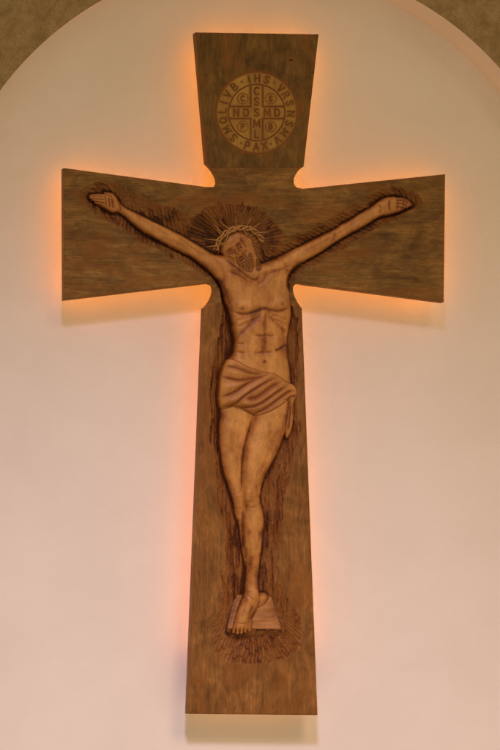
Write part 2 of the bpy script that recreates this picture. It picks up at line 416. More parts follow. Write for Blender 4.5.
# chest, ribs, belly
st([(229, 311), (234, 313.6), (241, 315), (250, 313.6), (258, 310.6), (262, 309.6), (268, 311), (276, 312), (284, 309.6), (289, 305.6)], 1.5, -4.0, .75, 1.5)
st([(233, 305), (241, 307), (250, 306)], 5, 3.0); st([(270, 304), (278, 305), (284, 302)], 5, 3.0)
st([(262, 286), (262, 298), (262, 309)], 2.2, -1.8, .14, 2)
st([(262, 312), (262.4, 330), (262, 356)], 1.8, -2.8, .38, 1.8)
st([(259, 315), (252, 320.6), (245, 328), (239, 333.6), (233.6, 336.6)], 2.2, -3.2, .45, 2.2)
st([(265, 315), (271, 321.6), (278, 328.6), (285.6, 334.6)], 2.2, -3.2, .45, 2.2)
for a in ([(256, 315), (247, 318), (237, 320.6), (232, 322)], [(252, 319.6), (243, 324.6), (234, 328)], [(267, 315), (276, 318), (286, 321)], [(270, 320), (279, 324), (286.6, 327.4)]):
    st(a, 1.5, -2.0, .35, 1.5)
st([(250, 316.6), (241, 321.8), (233.6, 325.4)], 1.4, 1.3); st([(274, 318), (282, 321.6), (287, 324)], 1.4, 1.3)
for a in ([(252, 336), (258, 336.8), (262, 336), (267, 336.8), (272.6, 336)], [(234, 343), (238, 344.6), (242, 344)], [(250, 353), (256, 353.8), (262, 353), (270, 353.6)], [(234, 351.6), (239, 353.6), (243, 353.8)]):
    st(a, 1.3, -1.9, .5, 1.5)
st([(271.6, 351.8), (277, 349.6), (284.4, 344.8)], .8, -2.2, .95, .8)
for a in ((252, 343), (270, 343), (252, 360), (271, 361), (252, 329), (271, 329)): st([(a[0] - 4, a[1]), (a[0] + 4, a[1])], 4.5, 1.2)
st([(261.6, 361), (262, 364.5)], 1.0, -3.0, .7, 1.0, sm=False)
st([(240, 344), (239, 352), (242, 362)], 3, -1.2, .12, 3); st([(282, 336), (281, 350), (283, 368)], 2.6, -1.4, .15, 3)
st([(239.0, 309.6), (239.6, 310.0)], .8, 1.2, .7, .8, sm=False, taper=False); st([(279.4, 304.6), (279.8, 305)], .8, 1.2, .7, .8, sm=False, taper=False)
# neck, collar bones, shoulders, armpits
st([(226, 272), (236, 276), (246, 282), (254, 282.6)], 1.5, -2.0, .5, 1.8); st([(262, 279), (268, 274), (280, 270), (290, 266)], 1.5, -1.8, .4, 1.8)
st([(254, 278), (256, 284), (262, 280), (264, 271)], 2.4, -3.0, .5, 2.2)
st([(228, 276), (238, 280), (250, 285)], 1.6, 1.4)
st([(302, 263), (293, 269), (287.6, 276), (285.6, 284), (286.6, 292)], 1.5, -4.0, .9, 1.5)
st([(282, 262), (285, 270), (284, 278)], 2.2, -1.8, .35, 2)
st([(212, 258), (219, 266), (222, 276), (224, 286)], 2.4, -2.6, .4, 2.2)
st([(221.5, 283), (225, 296), (229, 307)], 1.2, -2, .7, 1.3)
# arms
st([(132, 213), (146, 222), (158, 230), (168, 238)], 1.8, -1.6, .30, 1.4); st([(150, 224), (166, 232), (178, 238)], 2.0, 1.2)
st([(178, 238), (190, 247), (204, 258)], 1.6, -1.7, .32, 1.5); st([(186, 241), (198, 248), (208, 254)], 3, 1.6)
st([(160, 238), (174, 243), (190, 251)], 1.4, -1.0, .25, 1.2)
st([(370, 212), (356, 221), (342, 231), (333, 238)], 1.7, -1.5, .28, 1.4); st([(300, 252), (316, 246), (332, 237)], 1.7, -1.6, .34, 1.5)
st([(333, 232), (334, 237), (330, 243)], 1.2, -1.6, .6, 1.2); st([(296, 254), (308, 250), (320, 243)], 3, 1.4)
st([(118.6, 204), (120.6, 208), (119.4, 212)], 1.0, -1.8, .6, 1.0); st([(377, 204), (379.6, 209), (378.6, 215)], 1.1, -1.6, .5, 1.0)
# legs
st([(228, 420), (229, 445), (233, 470)], 4, 1.5); st([(265, 425), (257, 450), (251, 475)], 4.5, 1.5)
st([(274, 432), (266, 452), (258, 474)], 2.6, -1.4, .22, 2.4); st([(238, 425), (236, 450), (237, 478)], 2.4, -1.2, .2, 2.0)
st([(245.4, 491), (247, 497), (246.4, 502)], 3.4, 4.2); st([(254, 484), (255.5, 492), (255, 500)], 2.0, -1.8, .3, 2.0)
st([(244.5, 506), (250, 508), (256, 505)], 1.3, -0.9, .45, 2.0); st([(256, 490), (257.6, 498), (257, 505)], 2.2, -1.4, .25, 2.2)
st([(252, 512), (251.5, 540), (251, 572)], 1.8, 1.8); st([(256.5, 514), (256.5, 540), (254.6, 566)], 1.8, -1.2, .25, 1.6)
st([(238, 494), (238.8, 502), (238.4, 509)], 2.4, 2.6); st([(236, 511), (239, 514), (242, 513)], 1.4, -0.9, .45, 1.6)
# ankle and foot
st([(247, 589), (248, 592)], 2.0, 2.4, sm=False); st([(256, 590), (257, 596)], 2.2, 2.6, sm=False)
st([(246, 596), (252, 600), (257, 603)], 1.2, -1.4, .3, 1.2); st([(250, 596), (246, 610), (243, 622)], 3.2, 2.2)
st([(252, 604), (248, 614), (247, 621)], 1.0, -1.4, .5, .9); st([(244, 604), (239, 618)], .9, -1.0, .35, .9, sm=False)
st([(234, 622), (239, 623.6), (246, 622.8), (250, 620.8)], .8, -1.2, .45, .8)
def capsules(lst, kk, off, lift=0.0):
    global H, D, QX, QY
    for pts, r0, r1 in lst:
        q = smooth_poly(pts, 4, False) if len(pts) > 2 else np.array(pts, float)
        d, arc, qx, qy = seg_dist(X, Y, q, False); tot = np.hypot(*np.diff(q, axis=0).T).sum()
        r = r0 + (r1 - r0) * arc / tot
        h = off + kk * P * np.sqrt(np.maximum(r * r - d * d, 0))
        ins = d < r
        H = np.where(ins, np.maximum(H, h), H)
        nd = d - r; m = nd < D
        D = np.where(m, nd, D)
        k = np.maximum(d, 1e-6)
        QX = np.where(m, qx + (X - qx) / k * r, QX); QY = np.where(m, qy + (Y - qy) / k * r, QY)
# toes: five, the great toe on the inner side
capsules([([(249, 621), (248.6, 625.5), (248.0, 629.6)], 2.5, 2.2), ([(245, 622.6), (244.6, 627.6), (244, 631.4)], 1.9, 1.8), ([(241.6, 623), (240.8, 628.6), (240.2, 632.6)], 1.8, 1.7),
          ([(238.2, 622.6), (236.9, 628.6), (236.3, 632.8)], 1.7, 1.6), ([(235, 621.6), (233.2, 627.6), (232.4, 631.8)], 1.7, 1.5)], 1.1, 0.0125)
for a in ([(247.0, 624), (246.2, 631)], [(243.2, 625), (242.2, 633)], [(239.6, 625), (238.4, 633.6)], [(236.2, 625), (234.6, 633)]): st([((a[0][0]+a[1][0])/2, 628.4), a[1]], .5, -2.0, .6, .5, sm=False)
# left hand: palm open, four fingers stretched, thumb folded along the top
capsules([([(104, 196.2), (97, 195.4), (90.6, 195.6)], 1.5, 1.1), ([(104, 199), (97, 197.8), (89.8, 197.6)], 1.6, 1.1), ([(104.5, 202), (98, 200.8), (91.6, 199.9)], 1.6, 1.1),
          ([(105.5, 205.2), (100, 203.8), (95.2, 202.2)], 1.5, 1.0), ([(113.5, 197), (110, 194), (104.8, 193.2)], 1.8, 1.2)], 1.25, -0.003)
for a in ([(91, 196.6), (98, 196.6), (104, 197.6)], [(91, 198.8), (98, 199.3), (104, 200.4)], [(94, 201.4), (99, 202.3), (105, 203.6)], [(104.6, 194.9), (108.5, 195.8), (111, 198.2)]):
    st(a, .45, -2.2, .8, .5)
st([(104.2, 195), (104.8, 201), (105.6, 207)], .6, -1.6, .75, .7)
for a in ([(107.4, 197), (108.6, 203), (109, 209)], [(110.4, 198), (111.8, 203), (112.4, 209.5)]): st(a, .9, -1.8, .7, 1.0)
st([(114, 197), (116.4, 203), (116, 210)], 1.6, 1.6)
# right hand: fingers curled down over the palm
capsules([([(393, 199.6), (400, 198.8), (406.6, 200.6), (409.6, 203.2)], 1.7, 1.3), ([(392, 202.8), (399, 202.2), (405, 203.6), (409.0, 205.2)], 1.7, 1.2),
          ([(391.6, 206), (398, 205.6), (403, 206.8), (406.4, 207.4)], 1.6, 1.2), ([(391, 209.4), (396, 209.2), (400, 209.6), (402.8, 209.6)], 1.6, 1.1),
          ([(386, 199.6), (391.6, 203.6), (390.6, 209.6)], 1.9, 1.4)], 1.25, -0.001)
for a in ([(394, 201.2), (401, 200.8), (408.6, 204)], [(393.6, 204.4), (400, 204), (407.6, 206.6)], [(393.4, 207.6), (398, 207.4), (404.4, 209)], [(396, 198.6), (396.6, 204), (395.4, 211)], [(402.4, 198.6), (402.6, 204), (400.6, 211)], [(389, 200.4), (387.4, 205.6), (388.6, 211.6)]):
    st(a, .5, -1.9, .8, .55)
# the face, in its own tilted frame
fo = np.array([232.2, 250.0]); fd = np.array([.555, .832]); fr = np.array([.832, -.555])
def fp(u, v_): return tuple(fo + fr * u + fd * v_)
S = np.maximum(S, np.where((HH >= H - 1e-6), .20 + .35 * np.clip(fbm(X, Y, .16, .16, 13), 0, 1), 0))
st([fp(0.2, -4.5), fp(.2, 0), fp(.1, 4), fp(0, 7.6)], 1.5, 6.0)
st([fp(0, 6.4), fp(0, 8.6)], 2.0, 3.6, sm=False)
st([fp(-2.1, 8.0), fp(-2.0, 8.6)], .9, 2.2, sm=False, taper=False); st([fp(2.2, 8.0), fp(2.1, 8.6)], .9, 2.2, sm=False, taper=False)
st([fp(-2.4, 9.9), fp(0, 10.4), fp(2.4, 9.9)], .7, -2.8, .95, .9)
for sg in (-1, 1):  # eye sockets and cheeks darkened in colour as painted shading
    st([fp(sg * 1.8, -.6), fp(sg * 2.0, 2.4), fp(sg * 2.6, 6.2)], 1.1, -2.2, .70, 1.0)
    st([fp(sg * 2.2, 0.0), fp(sg * 4.8, -1.2), fp(sg * 7.4, 0.3)], 2.2, -5.2, .72, 1.9)
    st([fp(sg * 2.8, 0.8), fp(sg * 4.9, 0.1), fp(sg * 7.0, .8)], 1.35, 4.4, 0)
    st([fp(sg * 2.4, 1.4), fp(sg * 4.9, 2.3), fp(sg * 7.3, 1.2)], .6, -2.2, 1.0, .75)
    st([fp(sg * 1.4, -2.6), fp(sg * 4.8, -3.9), fp(sg * 8.2, -2.0)], 1.1, 2.6)
    st([fp(sg * 1.6, -2.9), fp(sg * 4.8, -4.1), fp(sg * 8.0, -2.6)], .6, -.3, .55, .7)
    st([fp(sg * 5.0, 4.6), fp(sg * 6.6, 6.2)], 2.4, 3.0, sm=False)
    st([fp(sg * 4.0, 3.6), fp(sg * 6.2, 4.2)], .8, -.8, .45, 1.0, sm=False)
    st([fp(sg * 2.6, 7.0), fp(sg * 4.3, 9.8), fp(sg * 5.0, 12.5)], 1.1, -2.6, .75, 1.1)
    st([fp(sg * 7.0, 6), fp(sg * 6.8, 10)], 1.8, -2.0, .5, 1.8, sm=False)
st([fp(-3.0, 12.6), fp(0, 11.9), fp(3.0, 12.6)], .9, 1.6); st([fp(-3.4, 13.5), fp(0, 13.2), fp(3.4, 13.5)], .6, -2.6, .85, .6); st([fp(-2.2, 14.7), fp(0, 15.0), fp(2.2, 14.7)], .9, 2.2)
st([fp(-2, 16.4), fp(0, 16.7), fp(2, 16.4)], .8, -2.0, .75, .9)
st([fp(-5, -8.4), fp(0, -9.4), fp(5, -8.4)], 3.2, 1.6)
st([fp(-3.2, -6.2), fp(0, -5.8), fp(3.6, -6.4)], .6, -.9, .4, .7)
st([fp(-8, -4), fp(-8.4, 1), fp(-7.6, 6)], 1.3, -1.0, .6, 1.6); st([fp(9.4, -6), fp(10.2, 0), fp(9.6, 6)], 1.4, -1.4, .6, 1.8)
# stain and painted shade where limbs overlap and round the jaw
jaw = [(222, 257), (229, 264), (238, 271.5), (246, 278.5), (253, 280.6), (258, 274)]
st(jaw, 1.4, -1.6, .75, 1.7)
st([(252.5, 416), (247.0, 434), (243.2, 449), (241.2, 468), (241.2, 486), (240.4, 493)], 1.2, -2.4, .85, 1.3)
st([(243, 508), (242.2, 528), (243.6, 552)], 1.1, -2.0, .85, 1.4); st([(260, 598), (256.4, 610), (251, 622)], .9, -.6, .7, 1.1)
# antique finish and painted shading along the figure's edges, knife facets over the skin
S = np.maximum(S, np.maximum(.85 * np.exp(-(np.maximum(-D, 0) / 1.3) ** 2), .50 * np.exp(-(np.maximum(-D, 0) / np.where((Y < 262) & ((X < 212) | (X > 290)), 2.9, 5.0)) ** 2)) * (1 + .6 * fbm(X, Y, .12, .12, 5)))
S = np.clip(S + .75 * np.where(Y < 270, .4, 1) * np.clip(fbm(X, Y, .10, .06, 11) - .06, 0, 1) + .3 * np.clip(fbm(X, Y, .35, .25, 12) - .12, 0, 1), 0, 1)
H += .0010 * fbm(X, Y, .16, .10, 21) + .0004 * fbm(X, Y, .6, .35, 22, 2)
bodyH = H.copy(); BX, BY = X, Y
figure = height_mesh('carved_figure', X, Y, D, QX, QY, np.maximum(H, FLOOR - .0005), np.clip(S, 0, 1), -0.020, M_body, root)
fig_poly_D = D.copy()
gxB, gyB = X[0], Y[:, 0]
def body_at(X2, Y2):
    i = np.clip(np.round((X2 - gxB[0]) / SB).astype(int), 0, len(gxB) - 1); j = np.clip(np.round((Y2 - gyB[0]) / SB).astype(int), 0, len(gyB) - 1)
    return bodyH[j, i]
def dist_fig(X2, Y2):
    i = (X2 - gxB[0]) / SB; j = (Y2 - gyB[0]) / SB
    ii = np.clip(i.astype(int), 0, len(gxB) - 1); jj = np.clip(j.astype(int), 0, len(gyB) - 1)
    over = np.hypot(i - np.clip(i, 0, len(gxB) - 1), j - np.clip(j, 0, len(gyB) - 1)) * SB
    return fig_poly_D[jj, ii] + over

# ---------------------------------------------------------------- loincloth
X, Y = grid(214, 300, 355, 443, 0.35); SBk = SB; SB = 0.35
D, arc, QX, QY = sdf(X, Y, CLOTH)
H = FLOOR + .004 + prof(inflate(D < 0, 0.35), .064, 7.5); SB = SBk
H = np.maximum(H, np.where(body_at(X, Y) > -.5, body_at(X, Y), -.5) + .0030 * sstep(0, 1.5, -D))
S = np.zeros_like(X)
folds = [([(222, 367), (232, 368), (248, 374), (260, 374.4)], 1.3, 3.4), ([(218.6, 377), (234, 381), (248, 379.6), (259, 375.4)], 1.5, 4.2), ([(217.6, 398), (230, 394), (242, 386), (254, 379), (265, 375.6)], 1.5, 5.0),
         ([(219, 408), (232, 405), (240, 398), (254, 388.6), (268, 380.6), (276, 379)], 1.4, 4.6), ([(241, 399.6), (252, 399), (262, 392.6), (270, 386.6), (279, 382)], 2.0, 5.4),
         ([(233, 407), (248, 408), (260, 403), (274, 393), (286, 386)], 1.3, 4.0), ([(250, 414.6), (262, 410), (276, 399.6), (286, 392.6), (294, 391.6)], 1.3, 4.2), ([(284, 402), (289, 397), (295, 397)], 1.0, 3.0),
         ([(289, 404), (288.6, 416), (286.4, 432)], 1.0, 3.0), ([(292, 404), (291.4, 416)], .8, 1.8)]
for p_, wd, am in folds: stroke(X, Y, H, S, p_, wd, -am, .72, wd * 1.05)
for p_, wd, am in [([(222, 372), (234, 374), (247, 376.6)], 1.8, 2.2), ([(219.6, 388), (232, 387), (246, 381)], 2.6, 2.6), ([(220, 403), (234, 399.6), (248, 390), (262, 382)], 2.2, 2.8),
                   ([(238, 404), (252, 404), (266, 395.6), (280, 385.6)], 2.0, 2.8), ([(246, 411), (260, 407), (274, 397), (288, 388)], 2.0, 2.4), ([(258, 413.6), (272, 406.6), (284, 397.6), (292, 394.4)], 1.8, 2.2)]:
    stroke(X, Y, H, S, p_, wd, am)
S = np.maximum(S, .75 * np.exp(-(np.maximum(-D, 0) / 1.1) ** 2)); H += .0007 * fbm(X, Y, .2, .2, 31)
H = np.maximum(H, np.where(D < -.4, body_at(X, Y) + .0012, -1))
height_mesh('loincloth', X, Y, D, QX, QY, H, np.clip(S, 0, 1), -0.018, M_cloth, figure)

# ---------------------------------------------------------------- hair, beard
def strands(X, Y, cx, cy, n, seed): 
    th = np.arctan2(Y - cy, X - cx); r = np.hypot(X - cx, Y - cy)
    return np.abs(np.sin(th * n + 2.2 * np.sin(r * .35 + seed) + 2.5 * fbm(X, Y, .15, .15, seed)))
HAIR = smooth_poly([(218, 253), (216.8, 246), (219, 238), (223.6, 231.6), (230, 226.4), (237, 225), (246, 226), (254, 231), (259.4, 239), (260.6, 250), (260.2, 262), (258.6, 271), (256, 276), (253.8, 270),
                    (253, 262), (251.8, 254), (249.6, 246), (246, 239.6), (241, 235.6), (234, 234.4), (227.6, 237.4), (222.4, 243.6), (219.8, 253)], 5)
_h = len(HAIR) // 2; _k = np.arange(len(HAIR)); _a = np.where(_k > _h, 1.0, .5) * (.8 * np.sin(_k * 1.15) + .5 * np.sin(_k * .53 + 1))
_t = np.roll(HAIR, -1, 0) - np.roll(HAIR, 1, 0); _t /= np.linalg.norm(_t, axis=1)[:, None]
HAIR = HAIR + np.stack([-_t[:, 1], _t[:, 0]], 1) * _a[:, None]
X, Y = grid(212, 266, 218, 284, 0.3)
D, arc, QX, QY = sdf(X, Y, HAIR)
hb = body_at(X, Y)
f = prof(inflate(D < 0, .3), .022, 4.0)
H = np.where(hb > -.5, np.maximum(hb, .0) + .0015, 0) * .8 + f * .6 + .001
sw_ = strands(X, Y, 236, 256, 15, 3)
H += .0022 * (sw_ - .5) + .002 * fbm(X, Y, .22, .22, 92, 2); S = .50 + .5 * np.clip(.45 - sw_, 0, 1) * 2; S = np.maximum(S, .45 * np.exp(-(np.maximum(-D, 0) / 1.0) ** 2))
height_mesh('hair', X, Y, D, QX, QY, H, np.clip(S, 0, 1), -0.016, M_hair, figure)
BEARD = smooth_poly([fp(-3.6, 10.9), fp(0, 10.5), fp(3.6, 10.9), fp(6.0, 13.4), fp(8.4, 11.6), fp(11, 12), fp(9.6, 18), fp(7, 24), fp(2.6, 28.2), fp(-1, 27), fp(-4.4, 21), fp(-6, 15.4), fp(-5.2, 12.4)], 5)
LIPS = [fp(-3.4, 12.9), fp(0, 12.4), fp(3.4, 12.9), fp(2.6, 15.2), fp(0, 15.8), fp(-2.6, 15.2)]
D, arc, QX, QY = sdf(X, Y, BEARD)
D2, _, q2x, q2y = sdf(X, Y, smooth_poly(LIPS, 4))
m = -D2 > D; QX = np.where(m, q2x, QX); QY = np.where(m, q2y, QY); D = np.maximum(D, -D2)
H = np.maximum(hb, -.003) + .0004 + prof(inflate(D < 0, .3), .004, 2.5)
sw_ = strands(X, Y, fp(0, 4)[0], fp(0, 4)[1], 15, 9)
H += .0014 * (sw_ - .5) + .0012 * fbm(X, Y, .35, .35, 93, 2); S = .46 + .45 * np.clip(.45 - sw_, 0, 1) * 2
height_mesh('beard', X, Y, D, QX, QY, H, np.clip(S, 0, 1), -0.010, M_hair, figure)

# ---------------------------------------------------------------- crown of thorns: twisted twigs and long thorns
def tube(vs, fs, pts, radii, nseg=8):
    pts = np.asarray(pts, float); b0 = len(vs)
    for i, p_ in enumerate(pts):
        t_ = pts[min(i + 1, len(pts) - 1)] - pts[max(i - 1, 0)]; t_ /= np.linalg.norm(t_) + 1e-12
        u = np.cross(t_, (0, 1, 0)); 
        if np.linalg.norm(u) < .1: u = np.cross(t_, (1, 0, 0))
        u /= np.linalg.norm(u); w_ = np.cross(t_, u)
        for k in range(nseg):
            a = 2 * math.pi * k / nseg; vs.append(p_ + radii[i] * (math.cos(a) * u + math.sin(a) * w_))
    for i in range(len(pts) - 1):
        for k in range(nseg):
            a = b0 + i * nseg + k; b = b0 + i * nseg + (k + 1) % nseg
            fs.append((a, b, b + nseg, a + nseg))
    fs.append(tuple(b0 + k for k in range(nseg))[::-1]); fs.append(tuple(b0 + (len(pts) - 1) * nseg + k for k in range(nseg)))
path = smooth_poly([(213.6, 251), (215.4, 243), (220, 236.6), (227, 231.8), (235, 229.6), (243, 229.6), (250, 232), (256, 236.6), (259.6, 243)], 14, False)
vs, fs = [], []
for k in range(3):
    q = []
    for i, p_ in enumerate(path):
        s = i / (len(path) - 1); t_ = path[min(i + 1, len(path) - 1)] - path[max(i - 1, 0)]; t_ = t_ / np.linalg.norm(t_)
        nrm = np.array([-t_[1], t_[0]]); ph = s * 19 + k * 2.09 + .6 * math.sin(s * 11 + k)
        off = nrm * (1.9 * math.cos(ph))
        hgt = .036 + .012 * math.sin(math.pi * s) + .0035 * math.sin(ph)
        q.append((wx(p_[0] + off[0]), Y_FRONT - hgt, wz(p_[1] + off[1])))
    tube(vs, fs, q, [.0037 + .0010 * math.sin(i * .9 + k) for i in range(len(q))])
crown = link_mesh('crown_of_thorns', vs, fs, M_thorn, figure, True, np.zeros(len(vs)))
vs, fs = [], []
for b_, t_ in [((215, 247), (203, 248.6)), ((216, 242), (200.6, 240.3)), ((221, 236), (210.5, 226)), ((227.6, 231.8), (216.3, 223.3)), ((233.4, 230), (232.6, 217.2)), ((242, 229.6), (247.6, 219.6)),
               ((248, 231), (256.8, 224.4)), ((253, 234.4), (265, 233.6)), ((219, 238.6), (214, 231.4)), ((226, 233), (222, 243)), ((240, 231), (244, 237.4)), ((236, 230), (239.4, 223.6)), ((216, 246), (222.4, 244.4))]:
    q = [np.array([wx(b_[0] + (t_[0] - b_[0]) * s), Y_FRONT - (.044 + .008 * s), wz(b_[1] + (t_[1] - b_[1]) * s)]) for s in np.linspace(-.1, 1, 6)]
    tube(vs, fs, q, list(np.linspace(.0032, .0008, 6)), 6)
link_mesh('thorn_spikes', vs, fs, M_thorn, figure, True, np.zeros(len(vs)))

RT = np.random.default_rng(99).random((4, 4096))
def cells(u, v_):
    """rows of gouge cuts: u counts the cuts sideways, v along them; gives the scoop shape and a random tone per cut"""
    cu = np.floor(u).astype(int); fu = u - cu
    vv = v_ * (.75 + .5 * RT[1][cu & 4095]) + RT[0][cu & 4095] * 7; cv = np.floor(vv).astype(int); fv = vv - cv
    tone = RT[2][(cu * 57 + cv * 131) & 4095]
    return np.sin(math.pi * fu) ** .8 * np.clip(1.25 * (1 - fv) * np.minimum(1, fv * 5), 0, 1) ** .6, tone
# ---------------------------------------------------------------- the board: upper panel, crossbeam, shaft
X, Y = grid(62, 447, 31, 717, 0.5)
D, arc, QX, QY = sdf(X, Y, BOARD)
dC, arcC, _, _ = sdf(X, Y, CARVED)
dFg = dist_fig(X, Y)
# arclength of the nearest point of the outline of the figure, for the gouges round the arms
_, arcT, _, _ = seg_dist(X, Y, TORSO, True)
HCX, HCY = 237.0, 246.0
th = np.arctan2(X - HCX, HCY - Y); rH = np.hypot(X - HCX, Y - HCY)
wH = sstep(56, 46, rH) * sstep(.35, .1, np.abs(th) / math.pi - .28)
FCX, FCY = 255.0, 596.0
thf = np.arctan2(X - FCX, Y - FCY)
wF = sstep(598, 640, Y)
wL = sstep(283, 300, Y) * (1 - wF)
wrp = fbm(X, Y, .07, .07, 41)
g_arm, t_arm = cells((arcT + .8 * dFg + 2.6 * wrp) / 4.9, np.clip(dFg, 0, 40) / 16)
g_halo, t_halo = cells(th * 11.8 + .35 * vnoise(X, Y, .06, .06, 42), rH / 34)
rf_ = np.hypot((X - FCX) * 1.15, Y - FCY)
g_foot, t_foot = cells(thf * 17 + .8 * fbm(X, Y, .10, .10, 43), rf_ / 13)
g_leg, t_leg = cells((X + 6 * fbm(X, Y, .05, .035, 44) + 1.5 * fbm(X, Y, .3, .1, 53)) / 2.7, Y / 23 + 1.2 * wrp)
g_leg = np.clip(.55 * g_leg + .25 + .75 * fbm(X, Y, .5, .07, 54, 2), 0, 1)
tone = t_arm * (1 - wL) * (1 - wF) * (1 - wH) + t_halo * wH + t_foot * wF + t_leg * wL
gouge = g_arm * (1 - wL) * (1 - wF) * (1 - wH) + g_halo * wH + g_foot * wF + g_leg * wL
gouge = np.clip(gouge * (.75 + .5 * tone), 0, 1.2)
rag = 3.0 * (gouge - .5) * (.5 + tone) + 1.5 * fbm(X, Y, .25, .25, 45) + wL * 7 * fbm(X, Y, .09, .03, 55)
rag = np.where(dFg < 3, np.maximum(rag, -1), rag)
dO = -(dC) + rag - .6 - 1.6 * wL
inC = dO > 0
tt = np.clip(dO / (np.maximum(dFg, 0) + dO + 1e-3), 0, 1)
depth = np.where(inC, (.0015 * sstep(0, 1.2, dO) + .0125 * tt ** 1.15 + (.0042 + .0012 * wL) * (gouge - .35) * sstep(0, 2, dO) * sstep(1.0, .8, tt)), 0)
depth += np.where(inC, .0012 * fbm(X, Y, .35, .2, 46), 0)
H = -np.maximum(depth, 0)
H += .00035 * fbm(X, Y, .03, .03, 50)
# softly worn arris
H -= .0022 * (1 - sstep(0, 1.3, -D)) 
# joints between the three planks
for yj in (168.0, 303.0):
    H -= .0014 * np.exp(-((Y - yj - .25 * fbm(X, Y, .05, .05, 60)) / .45) ** 2) * (dC > 0)
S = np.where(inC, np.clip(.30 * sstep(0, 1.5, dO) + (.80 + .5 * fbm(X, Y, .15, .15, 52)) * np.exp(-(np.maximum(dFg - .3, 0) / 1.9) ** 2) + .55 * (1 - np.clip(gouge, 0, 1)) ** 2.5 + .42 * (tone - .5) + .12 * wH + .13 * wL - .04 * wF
             + .45 * fbm(X, Y, .07, .05, 51, 3) + wL * .5 * fbm(X, Y, .55, .06, 56, 2), 0, 1), 0)  # recess finish; shading painted in between the cuts and beside the figure
# dark patches and stains on the planks
pv = np.where((Y > 168) & (Y < 303), fbm(X, Y, .022, .075, 70, 5), fbm(X, Y, .075, .022, 73, 5))
S = np.maximum(S, .30 * sstep(.05, .55, pv) + .16 * sstep(.1, .5, fbm(X, Y, .30, .30, 74, 2)) * sstep(-.1, .3, pv))
S = np.maximum(S, .85 * np.exp(-(((X - 291) / 4.5) ** 2 + ((Y - 60.5) / 2.6) ** 2)) * sstep(-.2, .2, fbm(X, Y, .4, .4, 71)))
S = np.maximum(S, .5 * np.exp(-((-D) / 1.4) ** 2) * sstep(-.25, .3, fbm(X, Y, .05, .05, 72)))
S = np.maximum(S, .35 * np.exp(-((X - 315) ** 2 + (Y - 711) ** 2) / 16))
S = np.maximum(S, .45 * np.exp(-((Y - 168.0) / .5) ** 2))
S = np.clip(S, 0, 1)
# dark ring in the colour round the medallion
MX, MY, MR = 256.6, 112.8, 40.6
rM = np.hypot(X - MX, Y - MY)
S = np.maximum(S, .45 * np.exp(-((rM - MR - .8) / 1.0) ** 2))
BB = Y_FRONT - Y_BACK   # negative height of the back
for nm, sel, mt in (('upper_panel', (0, 168.0), M_panel), ('crossbeam', (168.0, 303.0), M_beam), ('shaft', (303.0, 9999), M_shaft)):
    height_mesh(nm, X, Y, D, QX, QY, H, S, BB, mt, root, ysel=sel, corners=[(195.4, 32.4), (318.7, 34.4), (445.3, 174.2), (443.9, 302.2), (317.6, 715), (187.8, 713.8), (64.2, 300), (63.7, 168), (302, 308.5), (203.8, 308), (206.6, 163), (303.8, 166.5)])

# ---------------------------------------------------------------- footrest block, wedge with a notched front
ZX, ZY = grid(222, 284, 590, 642, 0.35)
BLOCK = [(236.4, 593.4), (272.8, 596), (277, 611), (281, 628), (280.6, 638.4), (225.6, 638.6), (226.4, 628), (231, 611)]
D, arc, QX, QY = sdf(ZX, ZY, BLOCK)
H = -.011 + .023 * np.clip((ZY - 593) / 35.5, 0, 1)
fr_ = ZY - (628.8 + .015 * (ZX - 250))
H = np.where(fr_ > 0, .012 - .0028 * fr_ * 1.0, H)
H -= np.where(fr_ > 0, .004 * ((np.abs(ZX - 256) < .7) | (np.abs(ZX - 264) < .8) | ((ZX > 265) & (ZX < 278) & (fr_ > 3))), 0)
H -= .004 * (1 - sstep(0, 2.2, -D + 1.2 * fbm(ZX, ZY, .3, .3, 82))); H += .0016 * fbm(ZX, ZY, .12, .25, 80)
S = .9 * np.exp(-(np.maximum(-D, 0) / 1.0) ** 2)
S = np.maximum(S, np.clip(.42 * np.exp(-(np.maximum(-D, 0) / 6) ** 2) + .5 * fbm(ZX, ZY, .07, .07, 83), 0, .6))
S = np.maximum(S, np.where(fr_ > 0, .45 + .5 * sstep(-.1, .3, fbm(ZX, ZY, .12, .3, 81)), 0)); S = np.maximum(S, .6 * np.exp(-(fr_ / .6) ** 2))  # shade of the front face painted into the colour
ss = H * 0; stroke(ZX, ZY, H, S, [(238, 596), (234, 610), (229, 627)], 1.2, -1.0, .6, 1.0)
height_mesh('footrest', ZX, ZY, D, QX, QY, H, np.clip(S, 0, 1), -0.020, M_block, root, corners=BLOCK)

# ---------------------------------------------------------------- medallion with engraved letters
def arcp(cx, cy, rx, ry, a0, a1, n=9): return [(cx + rx * math.cos(math.radians(a)), cy + ry * math.sin(math.radians(a))) for a in np.linspace(a0, a1, n)]
